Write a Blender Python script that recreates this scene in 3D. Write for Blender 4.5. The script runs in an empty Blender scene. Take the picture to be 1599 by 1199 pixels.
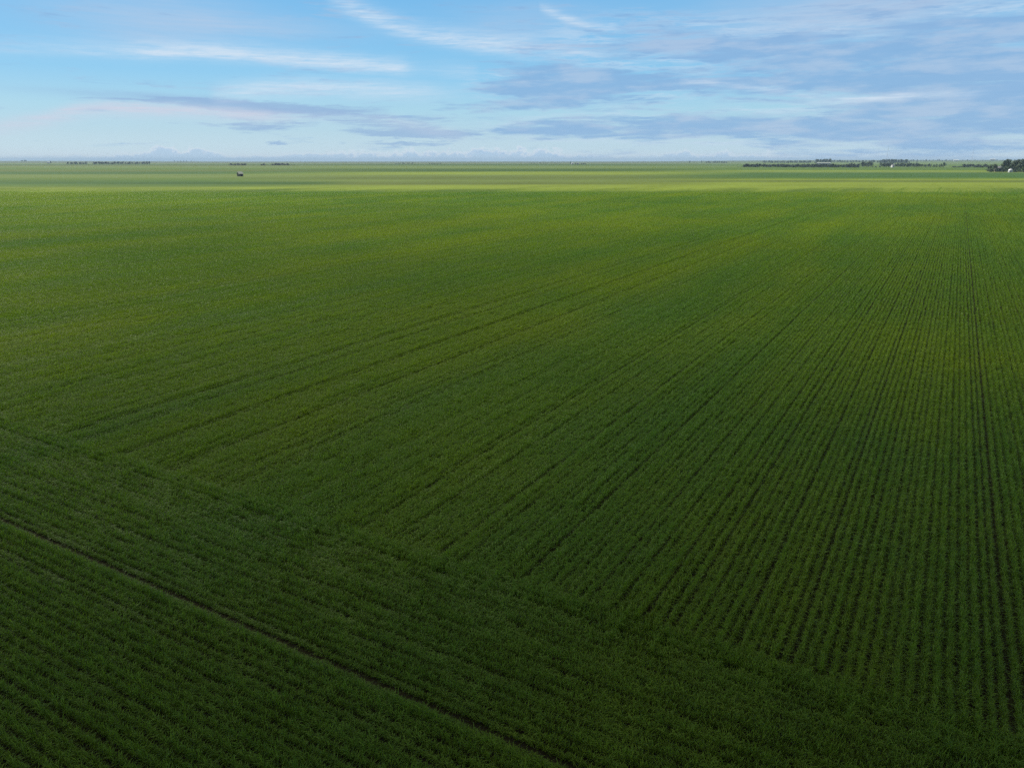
import bpy, math, random
import numpy as np
from mathutils import Vector

S = bpy.context.scene
COL = S.collection
R = math.radians
random.seed(7)
rng = np.random.default_rng(7)

# ---------------------------------------------------------------- camera
CAM_H = 12.0
FPX, CX, CY = 1109.0, 799.5, 599.5            # survey of the photograph: focal length and centre
PITCH = math.atan(349.5 / FPX)
cam_d = bpy.data.cameras.new('camera')
cam = bpy.data.objects.new('camera', cam_d)
COL.objects.link(cam)
cam.location = (0, 0, CAM_H)
cam.rotation_euler = (R(90) - PITCH, 0, 0)
cam_d.sensor_width = 36.0
cam_d.lens = 36.0 * FPX / 1599.0
cam_d.clip_start = 0.5
cam_d.clip_end = 80000
S.camera = cam

S.view_settings.view_transform = 'Standard'
S.view_settings.look = 'None'
S.view_settings.exposure = 1.15
S.view_settings.gamma = 1.0
S.render.engine = 'CYCLES'
S.cycles.use_denoising = False
S.cycles.use_adaptive_sampling = False
S.cycles.max_bounces = 5
S.cycles.diffuse_bounces = 3
S.cycles.transmission_bounces = 3
S.cycles.transparent_max_bounces = 12
S.cycles.volume_bounces = 0
S.cycles.sample_clamp_indirect = 4.0

# ---------------------------------------------------------------- node helper
class NT:
    def __init__(s, tree):
        s.t = tree
        s.n = tree.nodes
    def put(s, sock, v):
        if isinstance(v, bpy.types.NodeSocket):
            s.t.links.new(v, sock)
        elif v is not None:
            if hasattr(sock.default_value, '__len__'):
                L = len(sock.default_value)
                v = tuple(v)
                if len(v) == 3 and L == 4:
                    v = v + (1.0,)
                sock.default_value = v
            else:
                sock.default_value = v
    def m(s, op, a, b=None, c=None, clamp=False):
        n = s.n.new('ShaderNodeMath')
        n.operation = op
        n.use_clamp = clamp
        s.put(n.inputs[0], a)
        if b is not None: s.put(n.inputs[1], b)
        if c is not None: s.put(n.inputs[2], c)
        return n.outputs[0]
    def add(s, a, b): return s.m('ADD', a, b)
    def sub(s, a, b): return s.m('SUBTRACT', a, b)
    def mul(s, a, b): return s.m('MULTIPLY', a, b)
    def div(s, a, b): return s.m('DIVIDE', a, b)
    def mx(s, a, b): return s.m('MAXIMUM', a, b)
    def mn(s, a, b): return s.m('MINIMUM', a, b)
    def step(s, x, a, b, lo=0.0, hi=1.0):
        n = s.n.new('ShaderNodeMapRange')
        n.interpolation_type = 'SMOOTHSTEP'
        n.clamp = True
        s.put(n.inputs['Value'], x)
        s.put(n.inputs['From Min'], a); s.put(n.inputs['From Max'], b)
        s.put(n.inputs['To Min'], lo); s.put(n.inputs['To Max'], hi)
        return n.outputs[0]
    def xyz(s, x=0.0, y=0.0, z=0.0):
        n = s.n.new('ShaderNodeCombineXYZ')
        s.put(n.inputs[0], x); s.put(n.inputs[1], y); s.put(n.inputs[2], z)
        return n.outputs[0]
    def sep(s, v):
        n = s.n.new('ShaderNodeSeparateXYZ')
        s.put(n.inputs[0], v)
        return n.outputs
    def noise(s, vec, scale=1.0, detail=4.0, rough=0.55, dist=0.0, lac=2.0):
        n = s.n.new('ShaderNodeTexNoise')
        s.put(n.inputs['Vector'], vec)
        s.put(n.inputs['Scale'], scale); s.put(n.inputs['Detail'], detail)
        s.put(n.inputs['Roughness'], rough); s.put(n.inputs['Distortion'], dist)
        s.put(n.inputs['Lacunarity'], lac)
        return n.outputs[0]
    def mix(s, fac, a, b, blend='MIX'):
        n = s.n.new('ShaderNodeMix')
        n.data_type = 'RGBA'
        n.blend_type = blend
        n.clamp_factor = True
        s.put(n.inputs[0], fac)
        s.put(n.inputs[6], a); s.put(n.inputs[7], b)
        return n.outputs[2]
    def curve(s, x, pts):
        n = s.n.new('ShaderNodeFloatCurve')
        c = n.mapping.curves[0]
        pts = sorted(pts)
        while len(c.points) < len(pts):
            c.points.new(0.5, 0.5)
        for p, q in zip(c.points, pts):
            p.location = q
            p.handle_type = 'AUTO_CLAMPED'
        n.mapping.use_clip = False
        n.mapping.update()
        s.put(n.inputs['Value'], x)
        s.put(n.inputs['Factor'], 1.0)
        return n.outputs[0]
    def ramp(s, x, stops, interp='EASE'):
        n = s.n.new('ShaderNodeValToRGB')
        n.color_ramp.interpolation = interp
        e = n.color_ramp.elements
        while len(e) < len(stops):
            e.new(0.5)
        for q, (p, c) in zip(e, stops):
            q.position = p
            q.color = tuple(c) + (1.0,)
        for q, (p, c) in zip(e, stops):
            q.position = p
        s.put(n.inputs[0], x)
        return n.outputs[0]

def lin(r, g, b):
    f = lambda c: (c / 255 / 12.92) if c / 255 <= 0.04045 else ((c / 255 + 0.055) / 1.055) ** 2.4
    return (f(r), f(g), f(b))

def ray(px, py):
    X = (px - CX) / FPX
    Y = -(py - CY) / FPX
    return Vector((X, math.cos(PITCH) + Y * math.sin(PITCH), -math.sin(PITCH) + Y * math.cos(PITCH))).normalized()

def azel(px, py):
    d = ray(px, py)
    return math.degrees(math.atan2(d.x, d.y)), math.degrees(math.asin(d.z))

# ---------------------------------------------------------------- sun and sky
SUN_AZ, SUN_EL = -52.0, 47.0
SUN_DIR = Vector((math.cos(R(SUN_EL)) * math.sin(R(SUN_AZ)), math.cos(R(SUN_EL)) * math.cos(R(SUN_AZ)), math.sin(R(SUN_EL))))
sun_d = bpy.data.lights.new('sun', 'SUN')
sun_d.energy = 5.0
sun_d.angle = R(0.5)
sun_d.color = (1.0, 0.95, 0.86)
sun = bpy.data.objects.new('sun', sun_d)
COL.objects.link(sun)
sun.rotation_euler = SUN_DIR.to_track_quat('Z', 'Y').to_euler()
sun.location = SUN_DIR * 300

SKY_S = 0.05
W = bpy.data.worlds.new('World')
S.world = W
W.use_nodes = True
wt = NT(W.node_tree)
W.node_tree.nodes.clear()
sky = W.node_tree.nodes.new('ShaderNodeTexSky')
sky.sky_type = 'NISHITA'
sky.sun_disc = False
sky.sun_elevation = R(SUN_EL)
sky.sun_rotation = R(SUN_AZ % 360)
sky.altitude = 500
sky.air_density = 1.0
sky.dust_density = 0.6
sky.ozone_density = 1.4
tc = W.node_tree.nodes.new('ShaderNodeTexCoord')
dx, dy, dz = wt.sep(tc.outputs['Generated'])[:3]
AZ = wt.mul(wt.m('ARCTAN2', dx, dy), 57.29578)
EL = wt.mul(wt.m('ARCSINE', dz), 57.29578)
# horizontal drift of the cloud edges
wn1 = wt.noise(wt.xyz(wt.mul(AZ, 0.35), wt.mul(EL, 1.6), 3.1), 1.0, 4, 0.55)
wn2 = wt.noise(wt.xyz(wt.mul(AZ, 1.3), wt.mul(EL, 6.0), 8.4), 1.0, 5, 0.6)
ELW = wt.add(EL, wt.add(wt.mul(wt.sub(wn1, 0.5), 0.75), wt.mul(wt.sub(wn2, 0.5), 0.30)))
ELS = wt.add(EL, wt.add(wt.mul(wt.sub(wn1, 0.5), 0.40), wt.mul(wt.sub(wn2, 0.5), 0.10)))
fib = wt.noise(wt.xyz(wt.mul(AZ, 0.30), wt.mul(EL, 5.5), 1.7), 1.0, 6, 0.6)        # cloud fibres
puf = wt.noise(wt.xyz(wt.mul(AZ, 0.22), wt.mul(EL, 1.1), 5.3), 1.0, 6, 0.58)       # broad deck
AZN = wt.div(wt.add(AZ, 40.0), 80.0)

wisp = wt.noise(wt.xyz(wt.add(wt.mul(AZ, 0.55), wt.mul(EL, 1.3)), wt.sub(wt.mul(EL, 5.0), wt.mul(AZ, 0.35)), 31.0), 1.0, 8, 0.68, 0.4)

def streak(pts, amps, wup, wdn, fibre=0.6, sharp=1.0):
    """a band of cloud along a line of sky angles; amps = strength along it"""
    a = [azel(*p) for p in pts]
    c = wt.mul(wt.curve(AZN, [((p[0] + 40) / 80, p[1] / 15) for p in a]), 15.0)
    amp = wt.curve(AZN, [((azel(q, 120)[0] + 40) / 80, v) for q, v in amps])
    d = wt.sub(ELS, c)
    w = wt.step(d, -0.02, 0.02, wdn, wup)
    q = wt.div(d, w)
    g = wt.m('EXPONENT', wt.mul(wt.mul(q, q), -1.0))
    f = wt.add(1.0 - fibre * 0.45, wt.add(wt.mul(wt.sub(fib, 0.45), fibre * 2.4), wt.mul(wt.sub(wisp, 0.47), fibre * 2.2)))
    return wt.m('MULTIPLY', wt.mul(g, wt.mx(amp, 0.0)), f, clamp=True)

def blobs(items):
    """soft-edged cloud patches: (px, py, half width px, half height px, strength)"""
    tot = None
    for px, py, hw, hh, st in items:
        a0, e0 = azel(px, py)
        wa = abs(azel(px + hw, py)[0] - a0)
        we = hh / 19.5
        u = wt.div(wt.sub(AZ, a0), wa)
        v = wt.div(wt.sub(ELW, e0), we)
        g = wt.m('EXPONENT', wt.mul(wt.add(wt.mul(u, u), wt.mul(v, v)), -1.0))
        g = wt.mul(g, st)
        tot = g if tot is None else wt.add(tot, g)
    return tot

K = 1.0 / (SKY_S * 2 ** 1.15)       # sky colours as seen at this exposure
def rad(r, g, b):
    c = lin(r, g, b)
    return (c[0] * K, c[1] * K, c[2] * K)

# clear sky: the physical sky, its blue pulled towards the photograph's cyan
hs = W.node_tree.nodes.new('ShaderNodeHueSaturation')
wt.put(hs.inputs['Color'], sky.outputs[0])
hs.inputs['Saturation'].default_value = 1.12
hs.inputs['Value'].default_value = 1.0
low = wt.ramp(wt.m('DIVIDE', EL, 16.0, clamp=True), [(0.0, rad(206, 226, 242)), (0.05, rad(190, 220, 238)), (0.12, rad(178, 214, 234)), (0.22, rad(166, 213, 236)), (0.36, rad(138, 202, 240)),
     (0.52, rad(126, 194, 239)), (0.75, rad(111, 184, 236)), (1.0, rad(100, 174, 232))], 'LINEAR')
c = wt.mix(wt.step(EL, 30.0, 12.0, 0.0, 0.88), hs.outputs[0], low)
# bright broken cloud added overhead, out of view, to lift the ambient light
hi = wt.noise(tc.outputs['Generated'], 3.2, 6, 0.6)
c = wt.mix(wt.mul(wt.step(EL, 13.0, 24.0), wt.step(hi, 0.36, 0.56)), c, (6.4, 6.3, 6.1))
# thin veil, upper left and upper right
veil = blobs([(250, 25, 170, 26, .55), (420, 45, 160, 12, .35), (230, 60, 90, 10, .30), (1330, 20, 260, 34, .85), (840, 15, 130, 14, .25),
              (1560, 130, 160, 40, .35), (1080, 75, 130, 16, .30), (800, 45, 90, 18, .4)])
veil = wt.m('MULTIPLY', veil, wt.add(0.45, wt.mul(fib, 1.0)), clamp=True)
c = wt.mix(wt.mul(veil, 0.9), c, rad(186, 205, 230))
# broad grey-blue deck on the right
deckm = blobs([(860, 130, 110, 24, 1.0), (1000, 55, 200, 32, .55), (1250, 95, 240, 34, .85), (1500, 75, 220, 60, .8), (930, 140, 140, 20, .7),
               (1090, 200, 290, 20, .95), (870, 200, 80, 12, .9), (1450, 205, 260, 38, 1.0), (1330, 130, 250, 14, .55),
               (1540, 140, 150, 30, .8)])
tat = wt.noise(wt.xyz(wt.mul(AZ, 0.11), wt.add(wt.mul(EL, 0.95), wt.mul(AZ, 0.012)), 11.0), 1.0, 9, 0.62, 0.35)   # torn layers
tat2 = wt.noise(wt.xyz(wt.mul(AZ, 0.34), wt.mul(EL, 3.1), 21.0), 1.0, 8, 0.66, 0.5)
torn = wt.add(wt.mul(tat, 0.62), wt.mul(tat2, 0.38))
dk = wt.add(wt.mn(deckm, 1.05), wt.mul(wt.sub(torn, 0.47), 4.6))
deck = wt.step(dk, 0.25, 1.05)
deckc = wt.mix(wt.step(puf, 0.40, 0.64), rad(138, 179, 222), rad(172, 196, 226))
deckc = wt.mix(wt.mul(wt.step(tat2, 0.50, 0.72), 0.35), deckc, rad(128, 170, 216))
c = wt.mix(wt.mul(deck, 0.80), c, deckc)
# lit tatters along the torn edges of the deck
edge = wt.mul(wt.step(dk, -0.35, 0.30), wt.step(dk, 0.85, 0.30))
c = wt.mix(wt.mul(wt.mul(edge, wt.step(deckm, 0.12, 0.5)), wt.mul(wt.step(tat2, 0.38, 0.62), 0.60)), c, rad(206, 224, 242))
# grey lavender clouds, lower left
lav = blobs([(345, 190, 75, 0.1, 0.0), (405, 197, 62, 7.5, 1.0), (430, 223, 22, 2.2, .9), (480, 172, 110, 8, .95), (600, 190, 120, 9, .65), (640, 207, 100, 8, .95),
             (690, 212, 70, 5, .6), (640, 224, 90, 3.2, .8), (270, 157, 130, 6, .9), (360, 168, 60, 7, .7)])
lav = wt.step(wt.add(lav, wt.mul(wt.sub(wt.add(wt.mul(fib, 0.4), wt.mul(tat2, 0.6)), 0.5), 2.6)), 0.30, 0.85)
c = wt.mix(wt.mul(lav, 0.76), c, rad(148, 182, 220))
pink = streak([(40, 190), (180, 168), (300, 172), (400, 178), (560, 182), (680, 203)], [(20, .6), (180, .9), (330, .95), (430, .6), (560, .2), (640, .35), (740, 0)], .35, .55, .5)
c = wt.mix(wt.mul(pink, 0.95), c, rad(208, 214, 231))
gry = streak([(185, 148), (300, 154), (390, 163), (450, 172), (590, 173)], [(60, .3), (200, .7), (300, .95), (400, .9), (540, .9), (610, 0)], .22, .30, .4)
c = wt.mix(wt.mul(gry, 0.62), c, rad(148, 180, 220))
# white cirrus streaks
w1 = streak([(100, 78), (200, 81), (300, 82), (370, 86), (460, 94), (560, 103), (655, 111), (745, 114)],
            [(60, .3), (190, .5), (260, .9), (370, 1.0), (450, .9), (560, .95), (630, .75), (665, .18), (710, .3), (750, 0)], .62, .42, .7)
w2 = streak([(520, 5), (560, 20), (640, 50), (720, 66), (820, 76), (900, 80)],
            [(510, 0), (545, .5), (580, .7), (660, .7), (720, .8), (790, .85), (830, .5), (880, .35), (930, 0)], .78, .52, .8)
w3 = streak([(330, 149), (370, 143), (430, 138), (520, 138), (600, 141), (700, 146)],
            [(320, 0), (360, .55), (430, .75), (520, .75), (620, .6), (690, .25), (730, 0)], .62, .60, .7)
w4 = streak([(860, 20), (890, 32), (930, 42), (960, 42)], [(840, 0), (880, .7), (930, .6), (970, 0)], .30, .25, .9)
w5 = streak([(1080, 128), (1110, 129), (1180, 138), (1230, 141), (1290, 158), (1350, 155), (1440, 149), (1530, 145)],
            [(1060, 0), (1095, .65), (1140, .35), (1190, .6), (1240, .3), (1290, .25), (1350, .85), (1420, .6), (1500, .4), (1560, 0)], .16, .22, .9)
w6 = streak([(860, 84), (900, 83), (930, 86)], [(845, 0), (890, .6), (915, .5), (945, 0)], .16, .16, .7)
ww = wt.mx(wt.mx(w1, w2), wt.mx(wt.mx(w3, w4), wt.mx(w5, w6)))
c = wt.mix(wt.mul(ww, 0.86), c, rad(214, 229, 244))
# far cumulus sitting on the horizon
bn = wt.noise(wt.xyz(wt.mul(AZ, 0.55), wt.add(2.2, wt.mul(EL, 0.7)), 0.0), 1.0, 7, 0.66)
ba = wt.curve(AZN, [((azel(q, 240)[0] + 40) / 80, v) for q, v in
     [(0, .10), (150, .30), (220, .55), (288, 1.0), (340, .45), (420, .35), (500, .7), (600, .85), (700, .9), (790, .95), (840, 1.0), (910, .35), (1000, .25), (1100, .75), (1180, .75), (1260, .2), (1420, .1), (1599, .1)]])
bh = wt.add(0.12, wt.mul(ba, wt.mul(wt.step(bn, 0.34, 0.66), 0.85)))
dcm = wt.sub(EL, bh)
cum = wt.step(dcm, 0.09, -0.10)
rim = wt.mul(wt.step(dcm, 0.30, 0.02), wt.step(dcm, -0.25, -0.02))
c = wt.mix(wt.mul(rim, wt.mul(ba, 0.50)), c, rad(228, 234, 245))
c = wt.mix(wt.mul(cum, wt.mul(wt.step(ba, 0.02, 0.4), 0.6)), c, rad(170, 201, 231))
bg = W.node_tree.nodes.new('ShaderNodeBackground')
wt.put(bg.inputs[0], c)
bg.inputs[1].default_value = SKY_S
wo = W.node_tree.nodes.new('ShaderNodeOutputWorld')
W.node_tree.links.new(bg.outputs[0], wo.inputs[0])
W.cycles.sampling_method = 'MANUAL'
W.cycles.sample_map_resolution = 1024

# ---------------------------------------------------------------- materials
def new_mat(name):
    m = bpy.data.materials.new(name)
    m.use_nodes = True
    m.node_tree.nodes.clear()
    t = NT(m.node_tree)
    o = m.node_tree.nodes.new('ShaderNodeOutputMaterial')
    return m, t, o

def principled(t, o, col, rough=0.8, spec=0.3, normal=None):
    p = t.n.new('ShaderNodeBsdfPrincipled')
    t.put(p.inputs['Base Color'], col)
    t.put(p.inputs['Roughness'], rough)
    t.put(p.inputs['Specular IOR Level'], spec)
    if normal is not None:
        t.put(p.inputs['Normal'], normal)
    t.t.links.new(p.outputs[0], o.inputs[0])
    return p

def plain(name, col, rough=0.7, spec=0.3, var=0.15, scale=1.5, metal=0.0):
    m, t, o = new_mat(name)
    g = t.n.new('ShaderNodeNewGeometry')
    n = t.noise(g.outputs['Position'], scale, 4, 0.6)
    cc = t.mix(n, tuple(x * (1 - var) for x in col), tuple(min(1, x * (1 + var)) for x in col))
    p = principled(t, o, cc, rough, spec)
    p.inputs['Metallic'].default_value = metal
    return m

# row directions of the crop
RA = R(31.1)
UX, UY = math.sin(RA), math.cos(RA)            # along the main rows
VX, VY = math.cos(RA), -math.sin(RA)           # across them
HEAD_W = 16.1                                  # where the cross-sown headland ends
HEAD_SL = 0.035

def crop_tone(t, P):
    """slow colour drifts of the crop in field coordinates: 0 blue green .. 1 yellow green, and vigour"""
    x, y, z = t.sep(P)[:3]
    u = t.add(t.mul(x, UX), t.mul(y, UY))
    v = t.add(t.mul(x, VX), t.mul(y, VY))
    a = t.noise(t.xyz(t.mul(u, 0.012), t.mul(v, 0.09), 2.0), 1.0, 4, 0.55)
    b = t.noise(t.xyz(t.mul(u, 0.05), t.mul(v, 0.05), 9.0), 1.0, 5, 0.6)
    b2 = t.noise(t.xyz(t.mul(u, 0.006), t.mul(v, 0.012), 14.0), 1.0, 3, 0.5)
    w = t.sub(u, t.mul(v, HEAD_SL))
    head = t.step(w, HEAD_W + 0.15, HEAD_W - 0.35)
    tone = t.add(t.add(t.mul(a, 0.50), t.mul(b, 0.35)), t.mul(b2, 0.35))
    tone = t.step(tone, 0.44, 0.76)
    tone = t.mul(tone, t.add(1.0, t.mul(head, -0.25)))
    return tone, head, u, v

def leaf_material():
    m, t, o = new_mat('cereal leaf')
    g = t.n.new('ShaderNodeNewGeometry')
    tone, head, u, v = crop_tone(t, g.outputs['Position'])
    at = t.n.new('ShaderNodeAttribute')
    at.attribute_name = 'leafvar'
    ca = t.mix(tone, (0.046, 0.112, 0.012), (0.094, 0.152, 0.005))
    cb = t.mix(tone, (0.136, 0.252, 0.034), (0.225, 0.300, 0.018))
    cc = t.mix(at.outputs['Fac'], ca, cb)
    p = t.n.new('ShaderNodeBsdfPrincipled')
    t.put(p.inputs['Base Color'], cc)
    p.inputs['Roughness'].default_value = 0.42
    p.inputs['Specular IOR Level'].default_value = 0.14
    tr = t.n.new('ShaderNodeBsdfTranslucent')
    t.put(tr.inputs[0], t.mix(1.0, cc, (1.08, 1.15, 0.5), 'MULTIPLY'))
    mx = t.n.new('ShaderNodeMixShader')
    mx.inputs[0].default_value = 0.45
    t.t.links.new(p.outputs[0], mx.inputs[1])
    t.t.links.new(tr.outputs[0], mx.inputs[2])
    t.t.links.new(mx.outputs[0], o.inputs[0])
    return m
M_LEAF = leaf_material()

# ---------------------------------------------------------------- the land
RE = 6.371e6
def smooth(x, a, b):
    q = min(1.0, max(0.0, (x - a) / (b - a)))
    return q * q * (3 - 2 * q)

def ground_z(x, y):
    r = math.hypot(x, y)
    az = math.degrees(math.atan2(x, y))
    z = -r * r / (2 * RE)
    z += 15.0 * smooth(az, 6, 24) * smooth(r, 2200, 7500)
    z += 8.0 * smooth(-az, 17, 34) * smooth(r, 2200, 7500)
    z += 0.30 * (smooth(y, 262, 284) if y > 0 else smooth(-y, 6, 14))
    return z

def link_mesh(name, verts, faces, mat=None, parent=None, smooth_shade=False):
    me = bpy.data.meshes.new(name)
    me.from_pydata([tuple(v) for v in verts], [], faces)
    me.update()
    if mat is not None:
        for mm in (mat if isinstance(mat, (list, tuple)) else [mat]):
            me.materials.append(mm)
    if smooth_shade:
        me.polygons.foreach_set('use_smooth', [True] * len(me.polygons))
    o = bpy.data.objects.new(name, me)
    COL.objects.link(o)
    if parent is not None:
        o.parent = parent
    return o

def build_ground():
    rings = [0.0] + list(np.geomspace(6, 16000, 150))
    nseg = 256
    V = [(0, 0, 0)]
    F = []
    for r in rings[1:]:
        for k in range(nseg):
            a = 2 * math.pi * k / nseg
            x, y = r * math.sin(a), r * math.cos(a)
            V.append((x, y, ground_z(x, y)))
    for k in range(nseg):
        F.append((0, 1 + (k + 1) % nseg, 1 + k))
    for i in range(len(rings) - 2):
        b0, b1 = 1 + i * nseg, 1 + (i + 1) * nseg
        for k in range(nseg):
            k2 = (k + 1) % nseg
            F.append((b0 + k, b0 + k2, b1 + k2, b1 + k))
    m, t, o = new_mat('prairie fields')
    g = t.n.new('ShaderNodeNewGeometry')
    P = g.outputs['Position']
    x, y, z = t.sep(P)[:3]
    tone, head, u, v = crop_tone(t, P)
    rr = t.m('SQRT', t.add(t.mul(x, x), t.mul(y, y)))
    # soil under the crop
    sn = t.noise(P, 3.0, 5, 0.65)
    soil = t.mix(sn, (0.009, 0.010, 0.004), (0.024, 0.021, 0.010))
    # canopy of the same crop seen from far off
    canopy = t.mix(tone, (0.032, 0.058, 0.007), (0.052, 0.076, 0.006))
    # further fields: bands at their distance ahead, wandering a little
    wob = t.noise(t.xyz(t.mul(x, 0.0016), t.mul(y, 0.0016), 4.0), 1.0, 3, 0.5)
    yy = t.add(y, t.mul(t.mul(t.sub(wob, 0.5), 0.22), y))
    LG = t.div(t.sub(t.m('LOGARITHM', t.mx(yy, 10.0), 10.0), 2.3), 2.0)   # 200 m .. 20 km -> 0..1
    def pos(d): return (math.log10(d) - 2.3) / 2.0
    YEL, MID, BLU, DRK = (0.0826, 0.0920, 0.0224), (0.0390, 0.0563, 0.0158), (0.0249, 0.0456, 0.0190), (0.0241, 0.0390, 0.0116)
    GRY = (0.050, 0.053, 0.046)  # greying of the farthest land by haze, put into the field colour
    PAL, OLV, TAN = (0.0577, 0.0696, 0.0326), (0.0459, 0.0518, 0.0192), (0.0586, 0.0674, 0.0308)
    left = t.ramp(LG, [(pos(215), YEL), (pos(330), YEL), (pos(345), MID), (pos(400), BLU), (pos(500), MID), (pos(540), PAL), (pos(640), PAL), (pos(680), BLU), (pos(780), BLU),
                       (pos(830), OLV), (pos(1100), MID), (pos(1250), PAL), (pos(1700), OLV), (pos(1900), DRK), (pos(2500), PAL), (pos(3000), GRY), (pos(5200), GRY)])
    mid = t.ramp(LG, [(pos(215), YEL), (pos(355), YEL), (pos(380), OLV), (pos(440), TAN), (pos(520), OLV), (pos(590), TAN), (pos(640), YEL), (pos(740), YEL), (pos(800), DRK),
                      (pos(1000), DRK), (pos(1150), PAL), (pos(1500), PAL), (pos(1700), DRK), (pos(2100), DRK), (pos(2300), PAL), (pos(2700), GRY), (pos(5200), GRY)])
    right = t.ramp(LG, [(pos(215), YEL), (pos(390), YEL), (pos(430), OLV), (pos(470), YEL), (pos(500), MID), (pos(540), BLU), (pos(690), BLU), (pos(730), PAL), (pos(860), YEL),
                        (pos(960), MID), (pos(1250), MID), (pos(1420), PAL), (pos(1700), MID), (pos(2400), PAL), (pos(3200), PAL), (pos(4200), GRY), (pos(6200), GRY)])
    ang = t.div(x, t.mx(y, 1.0))
    angw = t.add(ang, t.mul(t.sub(t.noise(t.xyz(t.mul(x, 0.004), t.mul(y, 0.004), 1.0), 1.0, 3, 0.5), 0.5), 0.30))
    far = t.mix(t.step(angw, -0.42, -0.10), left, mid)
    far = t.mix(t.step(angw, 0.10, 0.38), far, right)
    # dark green wedge in the ground colour on the left
    wedge = t.mul(t.step(t.add(y, t.mul(x, 0.10)), 352, 366), t.step(t.add(y, t.mul(x, -0.12)), 440, 415))
    wedge = t.mul(wedge, t.step(x, -78, -115))
    far = t.mix(t.mul(wedge, 0.9), far, (0.018, 0.036, 0.011))
    st = t.noise(t.xyz(t.mul(u, 0.010), t.mul(v, 0.035), 7.0), 1.0, 5, 0.6)
    st2 = t.noise(t.xyz(t.mul(x, 0.004), t.mul(y, 0.020), 3.0), 1.0, 5, 0.6)
    sv = t.add(0.55, t.mul(t.add(st, st2), 0.45))
    far = t.mix(1.0, far, t.xyz(t.mul(sv, 1.06), t.mul(sv, 1.27), t.mul(sv, 0.62)), 'MULTIPLY')
    cn = t.add(0.8, t.mul(st, 0.4))
    canopy = t.mix(1.0, canopy, t.xyz(cn, cn, cn), 'MULTIPLY')
    spk = t.noise(t.xyz(t.mul(u, 0.10), t.mul(v, 0.55), 5.0), 1.0, 4, 0.75)
    spv = t.add(0.62, t.mul(spk, 0.76))
    far = t.mix(1.0, far, t.xyz(spv, spv, spv), 'MULTIPLY')
    canopy = t.mix(1.0, canopy, t.xyz(spv, spv, spv), 'MULTIPLY')
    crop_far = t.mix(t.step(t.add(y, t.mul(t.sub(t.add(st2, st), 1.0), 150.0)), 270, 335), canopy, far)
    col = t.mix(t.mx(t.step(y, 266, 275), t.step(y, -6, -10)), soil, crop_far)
    bumpn = t.noise(P, 1.2, 3, 0.6)
    bp = t.n.new('ShaderNodeBump')
    bp.inputs['Strength'].default_value = 0.35
    bp.inputs['Distance'].default_value = 0.3
    t.put(bp.inputs['Height'], bumpn)
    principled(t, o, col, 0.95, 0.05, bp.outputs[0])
    ob = link_mesh('ground', V, F, m, smooth_shade=True)
    ob['kind'] = 'structure'
    return ob
ground = build_ground()

# ---------------------------------------------------------------- the crop
def leaf_strip(V, F, A, bx, by, bz, yaw, elev, length, width, bend, nseg, var):
    """one cereal leaf: a narrow ribbon that rises and arches over"""
    base = len(V)
    dxh, dyh = math.cos(yaw), math.sin(yaw)
    sx, sy = -dyh, dxh
    px, py, pz = bx, by, bz
    e = elev
    for k in range(nseg + 1):
        q = k / nseg
        w = width * (0.75 + 0.6 * q - 1.25 * q * q) * 0.5
        w = max(w, 0.0006)
        tw = 0.5 * math.sin(e + yaw) * w
        V.append((px - sx * w, py - sy * w, pz - tw))
        V.append((px + sx * w, py + sy * w, pz + tw))
        st = length / nseg
        px += dxh * math.cos(e) * st
        py += dyh * math.cos(e) * st
        pz += math.sin(e) * st
        e -= bend / nseg
    for k in range(nseg):
        a = base + 2 * k
        F.append((a, a + 1, a + 3, a + 2))
        A.append(var)

def row_tile(name, length, plants_m, leaves, nseg, wscale):
    rnd = random.Random(name)
    V, F, A = [], [], []
    n = int(length * plants_m)
    ph = rnd.random() * 6.28
    for i in range(n):
        py = (i + rnd.random()) / n * length - length / 2
        px = rnd.gauss(0, 0.039)
        vig = max(0.35, 1 + 0.14 * math.sin(py * 7 + ph) + rnd.gauss(0, 0.17))
        if rnd.random() < 0.10: vig *= 0.55
        h = 0.20 * vig
        pv = rnd.random()
        for k in range(leaves):
            q = k / (leaves - 1)
            bz = h * (0.12 + 0.88 * q) * rnd.uniform(0.85, 1.1)
            L = rnd.uniform(0.10, 0.20) * (1.05 - 0.2 * q) * (0.5 + 0.5 * vig)
            el = R(rnd.uniform(30, 85))
            bend = R(rnd.uniform(10, 130))
            leaf_strip(V, F, A, px + rnd.gauss(0, .012), py + rnd.gauss(0, .012), bz, rnd.uniform(0, 6.283), el, L,
                       rnd.uniform(0.010, 0.017) * wscale, bend, nseg, min(1, max(0, 0.30 * pv + 0.70 * rnd.random() ** 2.2)) if length < 2 else 0.22 + 0.22 * rnd.random())
    me = bpy.data.meshes.new(name)
    me.from_pydata(V, [], F)
    at = me.attributes.new('leafvar', 'FLOAT', 'FACE')
    at.data.foreach_set('value', A)
    me.materials.append(M_LEAF)
    me.update()
    return bpy.data.objects.new(name, me)

tiles = bpy.data.collections.new('row_lengths')
NA, NB = 6, 5
for i in range(NA):
    tiles.objects.link(row_tile('a_row_%d' % i, 1.0, 64, 7, 3, 1.0))
for i in range(NB):
    tiles.objects.link(row_tile('b_row_%d' % i, 4.0, 40, 5, 2, 1.7))

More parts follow.
